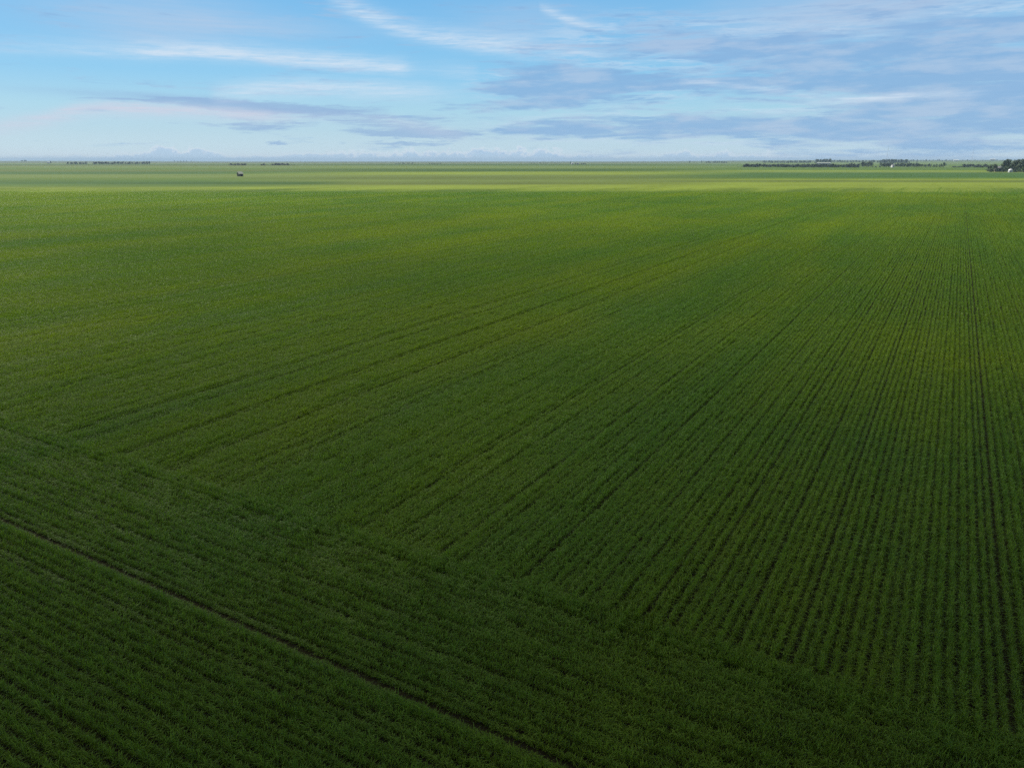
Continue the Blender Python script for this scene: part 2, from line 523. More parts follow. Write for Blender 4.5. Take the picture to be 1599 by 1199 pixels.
SP = 0.27
GAPS_MAIN = [(2.64, 1.0), (2.91, .8), (2.40, .35), (-1.76, .9), (-0.72, .5), (-4.3, .35), (-31.35, .8), (-28.5, .8), (-22.75, .9), (-33.0, .8), (-25.2, .7), (-21.85, .6),
             (-12.2, .35), (-9.3, .35), (-15.4, .4), (5.6, .35), (7.3, .5), (11.4, .5), (-36.2, .6), (-40.2, .7), (-45.1, .6), (-52.3, .8), (-60.6, .8), (-71.0, .8), (-83.0, .8), (-97.0, .8), (18.0, .5), (25.0, .5)]
GAPS_HEAD = [(10.68, 1.12), (9.42, .55), (13.3, .2)]

def shape_rows(cs, gaps, seed, head=False):
    """row centres pushed aside and thinned beside each wheel track"""
    rg = np.random.default_rng(seed)
    n = len(cs)
    drill = np.tile(rg.normal(0, 1, 40), n // 40 + 1)[:n]        # the same openers repeat with every pass of the drill
    pos_ = cs + rg.normal(0, 0.010, n) + 0.006 * drill
    vig = 1 + rg.normal(0, 0.07, n) + 0.08 * np.roll(drill, 7)
    wid = 1.10 + rg.normal(0, 0.05, n)
    for g, s in gaps:
        d = cs - g
        near = np.abs(d) < 0.25
        sg = np.where(d >= 0, 1, -1)
        side = 1.0 if head else min(1.0, max(0.0, (-g - 8) / 8.0))                # tracks far to the left are trodden lower
        pos_ = pos_ + np.where(near, sg * (0.010 + 0.03 * side) * s, 0)
        wid = wid * np.where(near, 1 - 0.14 * s, 1)
        vig = vig * np.where(near, 1 - (0.08 + 0.30 * side) * s, 1)
    return pos_, np.clip(vig, 0.5, 1.35), wid

def build_crop():
    PT, ROT, SC, IX = [], [], [], []
    FAR = 276.0
    yaw_main = -RA
    yaw_head = -RA - R(90) + math.atan(HEAD_SL)
    tanlim = math.tan(R(51))
    # main rows
    ks = np.arange(-1750, 1000)
    cs = 2.775 + SP * ks
    vv, vig, wid = shape_rows(cs, GAPS_MAIN, 3)
    def emit(x, y, yaw, vg, wd, near):
        n = len(x)
        if n == 0: return
        PT.append(np.stack([x, y, np.zeros(n)], 1))
        flip = rng.integers(0, 2, n) * math.pi
        ROT.append(np.stack([np.zeros(n), np.zeros(n), yaw + flip + rng.normal(0, 0.012, n)], 1))
        zs = vg * (1 + rng.normal(0, 0.08 if near else 0.04, n))
        hole = rng.random(n) < 0.0
        zs = np.where(hole, zs * 0.45, zs)
        ws = wd * np.where(hole, 0.6, 1.0)
        SC.append(np.stack([ws, np.full(n, 1.0), zs], 1))
        IX.append(rng.integers(0, NA, n) if near else NA + rng.integers(0, NB, n))
    SPLIT = 62.0
    for v, g, w in zip(vv, vig, wid):
        u0 = HEAD_W + HEAD_SL * v
        end = u0 + rng.uniform(-1.5, 0.10)
        stop = FAR + 55.0 * rng.random() ** 1.5
        for near in (True, False):
            L = 1.0 if near else 4.0
            us = end + L / 2 + np.arange(0, int(560 / L)) * L
            if near:
                us = us[us < 240]
            x = us * UX + v * VX
            y = us * UY + v * VY
            r = np.hypot(x, y)
            ok = (y > -3) & (np.abs(x) < np.maximum(20, tanlim * y + 4)) & (y < stop)
            # near and far stretches meet on a shared 4 m grid of each row
            cell = np.floor((us - end) / 4.0)
            uc = end + (cell + 0.5) * 4.0
            rc = np.hypot(uc * UX + v * VX, uc * UY + v * VY)
            ok &= (rc < SPLIT) if near else (rc >= SPLIT)
            emit(x[ok], y[ok], yaw_main, np.full(ok.sum(), g), np.full(ok.sum(), w), near)
    # headland, sown across
    ks = np.arange(-30, 60)
    cw = HEAD_W - 0.10 - SP * ks
    cw = cw[cw > -6]
    ww_, vig, wid = shape_rows(cw, GAPS_HEAD, 5, True)
    hv, hu = math.cos(math.atan(HEAD_SL)), math.sin(math.atan(HEAD_SL))
    for w0, g, w in zip(ww_, vig, wid):
        if w0 > HEAD_W + 0.05: continue
        s = np.arange(-75, 45) + rng.random()
        vs = s * hv
        us = w0 + HEAD_SL * vs
        x = us * UX + vs * VX
        y = us * UY + vs * VY
        ok = (y > -6) & (np.abs(x) < np.maximum(22, tanlim * y + 4))
        emit(x[ok], y[ok], yaw_head, np.full(ok.sum(), g * 1.03), np.full(ok.sum(), w * 0.90), True)
    P = np.concatenate(PT); RO = np.concatenate(ROT); SCL = np.concatenate(SC); I = np.concatenate(IX)
    me = bpy.data.meshes.new('crop')
    me.vertices.add(len(P))
    me.vertices.foreach_set('co', P.astype(np.float32).ravel())
    for nm, ty, data, key in (('rot', 'FLOAT_VECTOR', RO, 'vector'), ('scl', 'FLOAT_VECTOR', SCL, 'vector'), ('pick', 'INT', I, 'value')):
        a = me.attributes.new(nm, ty, 'POINT')
        a.data.foreach_set(key, data.astype(np.int32 if ty == 'INT' else np.float32).ravel())
    me.update()
    print('CROP INSTANCES', len(P))
    ob = bpy.data.objects.new('crop', me)
    COL.objects.link(ob)
    ob['kind'] = 'stuff'
    ob['label'] = 'dense green young cereal crop sown in straight rows across the field'
    ob['category'] = 'crop'
    ng = bpy.data.node_groups.new('crop_rows', 'GeometryNodeTree')
    ng.interface.new_socket('Geometry', in_out='INPUT', socket_type='NodeSocketGeometry')
    ng.interface.new_socket('Geometry', in_out='OUTPUT', socket_type='NodeSocketGeometry')
    n = ng.nodes
    gi, go = n.new('NodeGroupInput'), n.new('NodeGroupOutput')
    ci = n.new('GeometryNodeCollectionInfo')
    ci.inputs['Collection'].default_value = tiles
    ci.inputs['Separate Children'].default_value = True
    ci.inputs['Reset Children'].default_value = True
    ip = n.new('GeometryNodeInstanceOnPoints')
    ip.inputs['Pick Instance'].default_value = True
    def attr(nm, ty):
        a = n.new('GeometryNodeInputNamedAttribute')
        a.data_type = ty
        a.inputs['Name'].default_value = nm
        return a.outputs['Attribute']
    ln = ng.links.new
    ln(gi.outputs[0], ip.inputs['Points'])
    ln(ci.outputs[0], ip.inputs['Instance'])
    ln(attr('pick', 'INT'), ip.inputs['Instance Index'])
    e2r = n.new('FunctionNodeEulerToRotation')
    ln(attr('rot', 'FLOAT_VECTOR'), e2r.inputs[0])
    ln(e2r.outputs[0], ip.inputs['Rotation'])
    ln(attr('scl', 'FLOAT_VECTOR'), ip.inputs['Scale'])
    ln(ip.outputs[0], go.inputs[0])
    md = ob.modifiers.new('rows', 'NODES')
    md.node_group = ng
    return ob
crop = build_crop()

# ---------------------------------------------------------------- trees
def spot(px, d):
    """a point on the land: bearing as surveyed at photo column px, d metres ahead"""
    dr = ray(px, 250.0)
    k = d / math.hypot(dr.x, dr.y)
    x, y = dr.x * k, dr.y * k
    return x, y, ground_z(x, y)

def tag(o, label, cat, group=None):
    o['label'] = label
    o['category'] = cat
    if group:
        o['group'] = group
    return o

def leaf_crown_mat(name, a, b):
    m, t, o = new_mat(name)
    g = t.n.new('ShaderNodeNewGeometry')
    at = t.n.new('ShaderNodeAttribute')
    at.attribute_name = 'leafvar'
    n = t.noise(g.outputs['Position'], 0.4, 3, 0.5)
    cc = t.mix(t.add(t.mul(at.outputs['Fac'], 0.7), t.mul(n, 0.3)), a, b)
    principled(t, o, cc, 0.7, 0.2)
    return m
M_CROWN = leaf_crown_mat('tree leaves', (0.019, 0.035, 0.017), (0.055, 0.080, 0.035))
M_CROWN2 = leaf_crown_mat('shelterbelt leaves', (0.012, 0.024, 0.014), (0.032, 0.050, 0.025))
M_BARK = plain('bark', (0.075, 0.060, 0.045), 0.9, 0.1, 0.3, 2.0)

def crown_geo(rnd, h, rad_, base, nl, size, slim=1.0):
    V, F, A = [], [], []
    lobes = []
    for i in range(7 if slim > 0.6 else 6):
        q = rnd.random() if slim > .6 else i / 5.5
        zz = base + (h - base) * (0.22 + 0.62 * q)
        rr = rad_ * (0.75 - 0.45 * q) * slim
        a = rnd.random() * 6.283
        off = rad_ * 0.55 * (1 - 0.5 * q) * rnd.random() ** 0.5 * slim
        lobes.append((off * math.cos(a), off * math.sin(a), zz, max(rr, 0.25 * rad_ * slim), (h - base) * 0.24))
    lobes.append((0, 0, base + (h - base) * 0.78, rad_ * 0.4 * slim, (h - base) * 0.24))
    for i in range(nl):
        lx, ly, lz, lr, lh = rnd.choice(lobes)
        while True:
            p = Vector((rnd.uniform(-1, 1), rnd.uniform(-1, 1), rnd.uniform(-1, 1)))
            if 0.12 < p.length < 1: break
        p = p.normalized() * p.length ** 0.45
        c = Vector((lx + p.x * lr, ly + p.y * lr, max(base * 0.6, min(h, lz + p.z * lh))))
        nrm = (p + Vector((rnd.gauss(0, .6), rnd.gauss(0, .6), rnd.gauss(0.3, .5)))).normalized()
        a = nrm.orthogonal().normalized()
        b = nrm.cross(a)
        s = size * rnd.uniform(0.6, 1.35)
        th = rnd.random() * 6.283
        a, b = a * math.cos(th) + b * math.sin(th), b * math.cos(th) - a * math.sin(th)
        k = len(V)
        V += [c - a * s * .5, c + b * s * .32, c + a * s * .55, c - b * s * .32]
        F.append((k, k + 1, k + 2, k + 3))
        A.append(rnd.random())
    return V, F, A

def tube(V, F, p0, p1, r0, r1, n=6):
    p0, p1 = Vector(p0), Vector(p1)
    d = (p1 - p0).normalized()
    a = d.orthogonal().normalized()
    b = d.cross(a)
    k = len(V)
    for p, r in ((p0, r0), (p1, r1)):
        for i in range(n):
            t = 6.28318 * i / n
            V.append(p + (a * math.cos(t) + b * math.sin(t)) * r)
    for i in range(n):
        j = (i + 1) % n
        F.append((k + i, k + j, k + n + j, k + n + i))
    F.append(tuple(k + i for i in range(n - 1, -1, -1)))
    F.append(tuple(k + n + i for i in range(n)))

def trunk_geo(rnd, h, rad_, base):
    V, F = [], []
    tube(V, F, (0, 0, -0.2), (rad_ * .04, 0, h * .42), h * .022 + .05, h * .014 + .03, 7)
    tube(V, F, (rad_ * .04, 0, h * .42), (0, rad_ * .05, h * .8), h * .014 + .03, .03, 6)
    for i in range(4):
        a = i * 1.57 + rnd.random()
        z0 = h * (0.28 + .1 * i)
        tube(V, F, (0.02, 0, z0), (rad_ * .55 * math.cos(a), rad_ * .55 * math.sin(a), z0 + h * .2), h * .008 + .02, .02, 5)
    return V, F

def tree_meshes(seed, h, rad_, base, nl, size, mat, slim=1.0):
    rnd = random.Random(seed)
    V, F, A = crown_geo(rnd, h, rad_, base, nl, size, slim)
    mc = bpy.data.meshes.new('crown')
    mc.from_pydata([tuple(v) for v in V], [], F)
    at = mc.attributes.new('leafvar', 'FLOAT', 'FACE')
    at.data.foreach_set('value', A)
    mc.materials.append(mat)
    mc.update()
    V, F = trunk_geo(rnd, h, rad_, base)
    mt = bpy.data.meshes.new('trunk')
    mt.from_pydata([tuple(v) for v in V], [], F)
    mt.materials.append(M_BARK)
    mt.update()
    return mc, mt, h

def joined(mc, mt):
    """crown and trunk in one mesh, for trees only a few pixels tall"""
    V = [tuple(v.co) for v in mc.vertices]
    F = [tuple(p.vertices) for p in mc.polygons]
    k = len(V)
    V += [tuple(v.co) for v in mt.vertices]
    F += [tuple(i + k for i in p.vertices) for p in mt.polygons]
    me = bpy.data.meshes.new('tree')
    me.from_pydata(V, [], F)
    vals = [d.value for d in mc.attributes['leafvar'].data] + [0.0] * len(mt.polygons)
    at = me.attributes.new('leafvar', 'FLOAT', 'FACE')
    at.data.foreach_set('value', vals)
    me.materials.append(mc.materials[0]); me.materials.append(M_BARK)
    for i, p in enumerate(me.polygons):
        p.material_index = 0 if i < len(mc.polygons) else 1
    me.update()
    return me

BIG = [tree_meshes(100 + i, 10.0, 3.4, 0.8, 620, 0.75, M_CROWN) for i in range(5)]
BUSH = [tree_meshes(200 + i, 5.0, 2.9, 0.15, 330, 0.70, M_CROWN2) for i in range(5)]
TALL = [tree_meshes(300 + i, 10.0, 2.6, 0.4, 380, 0.65, M_CROWN, 0.42) for i in range(3)]
BIGJ = [joined(a, b) for a, b, h in BIG]
BUSHJ = [joined(a, b) for a, b, h in BUSH]
TALLJ = [joined(a, b) for a, b, h in TALL]
trnd = random.Random(11)

def tree_parts(px, d, h, label, group, kind=BIG, wide=1.0, name='tree'):
    x, y, z = spot(px, d)
    mc, mt, h0 = trnd.choice(kind)
    e = bpy.data.objects.new(name, None)
    COL.objects.link(e)
    e.empty_display_size = 0.5
    e.location = (x, y, z)
    s = h / h0
    e.scale = (s * wide, s * wide, s)
    e.rotation_euler = (0, 0, trnd.random() * 6.28)
    for nm, me in (('crown', mc), ('trunk', mt)):
        o = bpy.data.objects.new(nm, me)
        COL.objects.link(o)
        o.parent = e
    return tag(e, label, 'tree', group)

def tree_one(px, d, h, label, group, kind, h0, wide=1.0, name='tree', cat='tree'):
    x, y, z = spot(px, d)
    o = bpy.data.objects.new(name, trnd.choice(kind))
    COL.objects.link(o)
    s = h / h0
    o.location = (x, y, z - 0.1)
    o.scale = (s * wide, s * wide, s)
    o.rotation_euler = (0, 0, trnd.random() * 6.28)
    return tag(o, label, cat, group)

def row_of(px0, px1, n, d, h0, h1, label, group, kind=None, base_h=5.0, wide=1.2, dj=12, name='bush', cat='bush'):
    kind = kind or BUSHJ
    for i in range(n):
        px = px0 + (px1 - px0) * (i + trnd.uniform(.2, .8)) / n
        tree_one(px, d + trnd.uniform(-dj, dj), trnd.uniform(h0, h1), label, group, kind, base_h, wide * trnd.uniform(.85, 1.2), name, cat)

# farmstead grove at the right edge
for px, d, h, wd in [(1546, 912, 6.4, 1.25), (1549.5, 905, 7.2, 1.2), (1555, 918, 7.8, 1.2), (1558, 925, 7.0, 1.1)]:
    tree_parts(px, d, h, 'leafy tree on the low left end of the farm grove at the right edge', 'trees of the farm grove', wide=wd)
for px, d, h, wd in [(1569, 915, 11.2, 1.0), (1573, 922, 12.6, 1.05), (1578, 928, 12.2, 1.1), (1584, 926, 11.0, 1.1), (1588, 918, 11.6, 1.1), (1592, 922, 12.4, 1.05), (1597, 915, 12.8, 1.1), (1603, 918, 12.2, 1.1)]:
    tree_parts(px, d, h, 'tall leafy tree in the farm grove behind the white round bin', 'trees of the farm grove', wide=wd)
for px, d, h, wd in [(1552, 898, 3.4, 1.3), (1560, 904, 3.8, 1.3), (1563.5, 906, 3.9, 1.3), (1566.5, 908, 4.6, 1.3), (1571, 900, 3.6, 1.4), (1576, 902, 3.2, 1.4), (1589, 900, 3.4, 1.4), (1595, 902, 3.2, 1.4), (1601, 902, 3.6, 1.4)]:
    tree_one(px, d, h, 'low dark bush along the foot of the farm grove at the right edge', 'bushes at the foot of the farm grove', BUSHJ, 5.0, wd, 'bush', 'bush')
# long shelterbelt
row_of(1151, 1162, 4, 1330, 1.0, 1.7, 'tiny bush at the tapering left tip of the long dark hedge', 'bushes at the hedge tip', wide=1.8, dj=4)
row_of(1162, 1342, 66, 1330, 4.4, 6.0, 'low dark bush in the long hedge along the right horizon', 'bushes of the long hedge', wide=1.45, dj=6)
tree_one(1166.5, 1332, 6.2, 'rounded bush standing proud at the left end of the long dark hedge', None, BUSHJ, 5.0, 1.0, 'bush', 'bush')
row_of(1326, 1345, 5, 1400, 5.0, 8.6, 'grey green tree at the right end of the long hedge', 'trees at the right end of the hedge', BIGJ, 10.0, 1.6, 12, 'tree', 'tree')
row_of(1346, 1362, 6, 1430, 7.2, 9.2, 'grey green tree in the group left of the pale grassy gap', 'trees left of the pale gap', BIGJ, 10.0, 1.6, 14, 'tree', 'tree')
row_of(1362, 1376, 4, 1420, 1.4, 2.2, 'very low bush on the pale grassy gap between two tree groups', 'bushes in the pale gap', wide=1.7, dj=6)
row_of(1376, 1396, 7, 1440, 6.0, 8.0, 'dark tree in the group just left of the small white house', 'trees left of the white house', BIGJ, 10.0, 1.7, 12, 'tree', 'tree')
row_of(1399, 1440, 14, 1440, 5.2, 7.2, 'dark tree in the belt right of the small white house', 'trees right of the white house', BIGJ, 10.0, 1.7, 12, 'tree', 'tree')
for px in (1418.6, 1421.2, 1432.3):
    tree_one(px, 1450, 10.6, 'slim pointed tree rising above the dark belt right of the white house', 'slim trees above the belt', TALLJ, 10.0, 1.0)
row_of(1440, 1472, 11, 1440, 4.2, 6.2, 'low dark tree in the belt left of the big round tree', 'low trees left of the round tree', BIGJ, 10.0, 1.4, 10, 'tree', 'tree')
tree_one(1475.5, 1425, 8.4, 'large round dark tree closing the right end of the belt', None, BIGJ, 10.0, 1.45)
row_of(1488, 1504, 6, 1450, 1.6, 2.3, 'very low dark bush in the thin strip between belt and farm grove', 'bushes of the thin strip', wide=2.2, dj=5)
row_of(1504, 1545, 13, 1420, 3.4, 6.0, 'dark bush in the broken hedge just left of the farm grove', 'bushes of the broken hedge', wide=1.3, dj=10)
# second line of trees further back
row_of(1192, 1268, 22, 3000, 6.5, 10.0, 'hazy tree in the far line seen over the long hedge', 'far trees over the hedge', BIGJ, 10.0, 2.2, 120, 'tree', 'tree')
row_of(1273, 1299, 8, 2600, 12.0, 16.5, 'tall tree in the far clump behind the long pale barn', 'trees behind the pale barn', BIGJ, 10.0, 1.5, 40, 'tree', 'tree')
row_of(1300, 1372, 16, 3300, 7.5, 11.5, 'pale hazy tree far behind the gap in the belt', 'far trees behind the gap', BIGJ, 10.0, 2.2, 160, 'tree', 'tree')
row_of(1374, 1418, 13, 2700, 11.0, 15.0, 'hazy tall tree in the far wood by the radio mast', 'far trees by the mast', BIGJ, 10.0, 1.8, 120, 'tree', 'tree')
row_of(1420, 1490, 14, 4600, 6.0, 10.0, 'faint tree in the farthest line left of the far white shed', 'faint trees left of the far shed', BIGJ, 10.0, 1.9, 300, 'tree', 'tree')
row_of(1500, 1599, 16, 5200, 5.0, 9.0, 'faint tree on the skyline right of the far white shed', 'faint trees on the right skyline', BIGJ, 10.0, 2.0, 300, 'tree', 'tree')
# left and middle
row_of(32, 41, 4, 5200, 8.0, 11.0, 'faint bluish tree in the leftmost grove on the skyline', 'trees of the leftmost grove', BIGJ, 10.0, 1.6, 40, 'tree', 'tree')
tree_one(78.3, 3060, 9.5, 'dark rounded tree beside the tiny white shed on the left', None, BIGJ, 10.0, 1.1)
row_of(104, 134, 9, 2450, 5.0, 8.0, 'bluish tree in the left half of the far left windbreak', 'trees of the windbreak left half', BIGJ, 10.0, 2.4, 25, 'tree', 'tree')
row_of(144, 234, 24, 2400, 5.0, 8.2, 'bluish tree in the right half of the far left windbreak', 'trees of the windbreak right half', BIGJ, 10.0, 2.6, 25, 'tree', 'tree')
row_of(270, 300, 6, 5200, 7.0, 10.0, 'faint tree in the hazy skyline grove right of the windbreak', 'faint skyline grove', BIGJ, 10.0, 1.9, 60, 'tree', 'tree')
row_of(357, 384, 9, 1790, 3.4, 5.0, 'dark low tree in the small grove behind the granary', 'trees of the grove behind the granary', BUSHJ, 5.0, 1.9, 10, 'tree', 'tree')
row_of(406, 414, 3, 1790, 3.2, 4.4, 'dark low tree at the detached left end of the middle grove', 'trees at the middle grove left end', BUSHJ, 5.0, 1.7, 8, 'tree', 'tree')
row_of(416, 424, 3, 1790, 1.2, 1.9, 'very low bush linking the two halves of the middle grove', 'bushes in the middle grove', BUSHJ, 5.0, 1.8, 8)
row_of(424, 450, 10, 1790, 3.6, 5.2, 'dark low tree in the main part of the middle grove', 'trees of the middle grove', BUSHJ, 5.0, 1.9, 10, 'tree', 'tree')
row_of(450, 460, 4, 1790, 1.4, 2.2, 'very low bush trailing off the right end of the middle grove', 'bushes right of the middle grove', BUSHJ, 5.0, 1.8, 8)
row_of(616, 645, 8, 2380, 2.6, 4.0, 'faint low tree in the left of two hazy central groves', 'trees of the left central grove', BUSHJ, 5.0, 1.9, 12, 'tree', 'tree')
row_of(670, 689, 6, 2380, 2.4, 3.4, 'faint low tree in the right of two hazy central groves', 'trees of the right central grove', BUSHJ, 5.0, 1.9, 12, 'tree', 'tree')
row_of(824, 876, 12, 2600, 1.8, 2.8, 'faint low bush in the thin hedge left of the white cottage', 'bushes left of the cottage', BUSHJ, 5.0, 2.8, 8)
tree_one(891.2, 2120, 8.4, 'dark tree just left of the small white cottage in the middle', None, BIGJ, 10.0, .8)
row_of(897, 915, 6, 2120, 2.4, 3.6, 'dark low bush in the short hedge right of the white cottage', 'bushes right of the cottage', BUSHJ, 5.0, 1.7, 8)
tree_one(1077.5, 3050, 9.5, 'lone hazy tree left of the short hazy tree row', None, BIGJ, 10.0, 1.0)
tree_one(1095.5, 3050, 11.0, 'tall narrow hazy tree at the left of the short tree row', None, TALLJ, 10.0, 1.4)
row_of(1101, 1136, 10, 3050, 5.0, 8.0, 'hazy tree in the short tree row left of the long hedge', 'trees of the short row', BIGJ, 10.0, 2.6, 25, 'tree', 'tree')

# ---------------------------------------------------------------- buildings
M_WHITE = plain('white siding', (0.40, 0.40, 0.39), 0.6, 0.3, 0.06, 0.8)
M_WHROOF = plain('pale metal roof', (0.30, 0.32, 0.31), 0.45, 0.4, 0.08, 0.6)
M_GREYROOF = plain('grey shingles', (0.16, 0.16, 0.17), 0.85, 0.2, 0.2, 1.0)
M_WOOD = plain('weathered boards', (0.150, 0.135, 0.110), 0.9, 0.1, 0.35, 2.5)
M_WOODDK = plain('dark doorway boards', (0.030, 0.026, 0.022), 0.9, 0.1, 0.2, 2.0)
M_OLDROOF = plain('bleached roof boards', (0.46, 0.45, 0.36), 0.8, 0.15, 0.2, 2.0)
M_STEEL = plain('galvanised steel', (0.34, 0.35, 0.35), 0.5, 0.4, 0.08, 1.2, 0.15)
M_PALE = plain('pale green cladding', (0.17, 0.19, 0.16), 0.7, 0.2, 0.1, 0.6)
M_GLASS = plain('window glass', (0.03, 0.04, 0.05), 0.1, 0.5, 0.1, 1.0)
M_CONC = plain('concrete', (0.35, 0.34, 0.32), 0.9, 0.1, 0.15, 2.0)
M_MAST = plain('mast paint', (0.30, 0.30, 0.33), 0.6, 0.3, 0.1, 1.0)

def box(V, F, x0, x1, y0, y1, z0, z1):
    k = len(V)
    V += [(x0, y0, z0), (x1, y0, z0), (x1, y1, z0), (x0, y1, z0), (x0, y0, z1), (x1, y0, z1), (x1, y1, z1), (x0, y1, z1)]
    F += [(k, k + 3, k + 2, k + 1), (k + 4, k + 5, k + 6, k + 7), (k, k + 1, k + 5, k + 4), (k + 1, k + 2, k + 6, k + 5), (k + 2, k + 3, k + 7, k + 6), (k + 3, k, k + 4, k + 7)]

def part(name, parent, mat, fn):
    V, F = [], []
    fn(V, F)
    return link_mesh(name, V, F, mat, parent)

def gable_building(name, px, d, L, Wd, hw, hr, wall_m, roof_m, label, cat, yaw, windows=(), door=None, chimney=False, over=0.35):
    """rectangular building: ridge along local x; windows/door on the local -y side"""
    x, y, z = spot(px, d)
    e = bpy.data.objects.new(name, None)
    COL.objects.link(e)
    e.location = (x, y, z)
    e.rotation_euler = (0, 0, -math.atan2(x, y) + yaw)
    tag(e, label, cat)
    def walls(V, F):
        box(V, F, -L / 2, L / 2, -Wd / 2, Wd / 2, -0.3, hw)
        for sx in (-1, 1):
            xo = sx * L / 2
            k = len(V)
            V.extend([(xo, -Wd / 2, hw), (xo, Wd / 2, hw), (xo, 0, hr - 0.06), (xo - sx * .15, -Wd / 2, hw), (xo - sx * .15, Wd / 2, hw), (xo - sx * .15, 0, hr - 0.06)])
            F.extend([(k, k + 1, k + 2), (k + 3, k + 5, k + 4), (k, k + 2, k + 5, k + 3), (k + 1, k + 4, k + 5, k + 2)])
    part('wall', e, wall_m, walls)
    def roof(V, F):
        k = len(V)
        o = over
        sl = (hr - hw) / (Wd / 2)
        ys, zs = Wd / 2 + o, hw - sl * o
        th = 0.14
        for dz in (0.0, th):
            for xx in (-L / 2 - o, L / 2 + o):
                V.extend([(xx, -ys, zs + dz), (xx, 0, hr + dz), (xx, ys, zs + dz)])
        a, b, c_, dd = k, k + 3, k + 6, k + 9
        F.extend([(c_, dd, dd + 1, c_ + 1), (c_ + 1, dd + 1, dd + 2, c_ + 2), (a, a + 1, b + 1, b), (a + 1, a + 2, b + 2, b + 1),
                  (a, b, dd, c_), (a + 2, c_ + 2, dd + 2, b + 2), (a, c_, c_ + 1, a + 1), (a + 1, c_ + 1, c_ + 2, a + 2), (b, b + 1, dd + 1, dd), (b + 1, b + 2, dd + 2, dd + 1)])
    rf = part('roof', e, roof_m, roof)
    if chimney:
        part('chimney', rf, M_CONC, lambda V, F: box(V, F, L * .18, L * .18 + .7, -.35, .35, hr - .5, hr + 1.0))
    for wx, wz, ww_, wh in windows:
        part('window', e, M_GLASS, lambda V, F: box(V, F, wx - ww_ / 2, wx + ww_ / 2, -Wd / 2 - .04, -Wd / 2 + .02, wz, wz + wh))
    if door:
        wx, ww_, wh, dm = door
        part('door', e, dm, lambda V, F: box(V, F, wx - ww_ / 2, wx + ww_ / 2, -Wd / 2 - .05, -Wd / 2 + .02, 0, wh))
    return e

gable_building('granary', 372.3, 590, 3.5, 2.9, 1.9, 3.3, M_WOOD, M_OLDROOF, 'small weathered wooden granary with bleached roof alone in the fields', 'granary', R(28),
               door=(0.3, 1.2, 1.8, M_WOODDK), over=0.2)
gable_building('shed', 75.0, 3080, 8.5, 6.0, 3.6, 5.4, M_WHITE, M_WHROOF, 'tiny white shed beside a dark tree far on the left', 'shed', R(20), door=(0, 3.0, 3.0, M_GREYROOF))
gable_building('cottage', 893.8, 2090, 5.4, 5.0, 2.8, 4.6, M_WHITE, M_WHROOF, 'small white cottage between dark tree and short hedge near the middle', 'cottage', R(15),
               windows=((-1.3, 1.0, .9, 1.1),), door=(.9, 1.0, 2.0, M_GREYROOF))
gable_building('shed', 902.5, 2150, 6.5, 4.0, 2.2, 3.2, M_WHITE, M_GREYROOF, 'low pale shed half hidden by the hedge right of the cottage', 'shed', R(0))
gable_building('barn', 1287, 2350, 36.0, 11.0, 3.2, 5.0, M_PALE, M_PALE, 'long low pale barn below the tall far clump of trees', 'barn', R(-3),
               windows=tuple((-15 + 5 * i, 1.4, 1.4, 1.2) for i in range(3)), door=(12, 4.0, 3.0, M_GREYROOF), over=.6)
gable_building('house', 1395.3, 1395, 3.6, 4.5, 2.9, 5.0, M_WHITE, M_GREYROOF, 'small white house at the gap in the dark tree belt', 'house', R(35),
               windows=((-.9, 1.0, .8, 1.0),), door=(.8, .9, 2.0, M_GREYROOF))
gable_building('house', 1562.3, 930, 6.5, 6.0, 3.0, 5.4, M_WOOD, M_GREYROOF, 'grey roofed farmhouse half hidden among the trees of the farm grove', 'house', R(18),
               windows=((-1.8, 1.0, 1.0, 1.2), (1.8, 1.0, 1.0, 1.2)), door=(0, 1.0, 2.0, M_GREYROOF), chimney=True)
gable_building('shed', 1493, 4700, 24.0, 14.0, 5.0, 8.0, M_WHITE, M_WHROOF, 'far white shed among faint trees right of the round tree', 'shed', R(5), door=(4, 5.0, 4.0, M_GREYROOF))
gable_building('shed', 1550, 5600, 30.0, 16.0, 7.0, 10.0, M_WHITE, M_WHROOF, 'bright white shed on the skyline above the broken hedge', 'shed', R(5), door=(-5, 6.0, 5.0, M_GREYROOF))

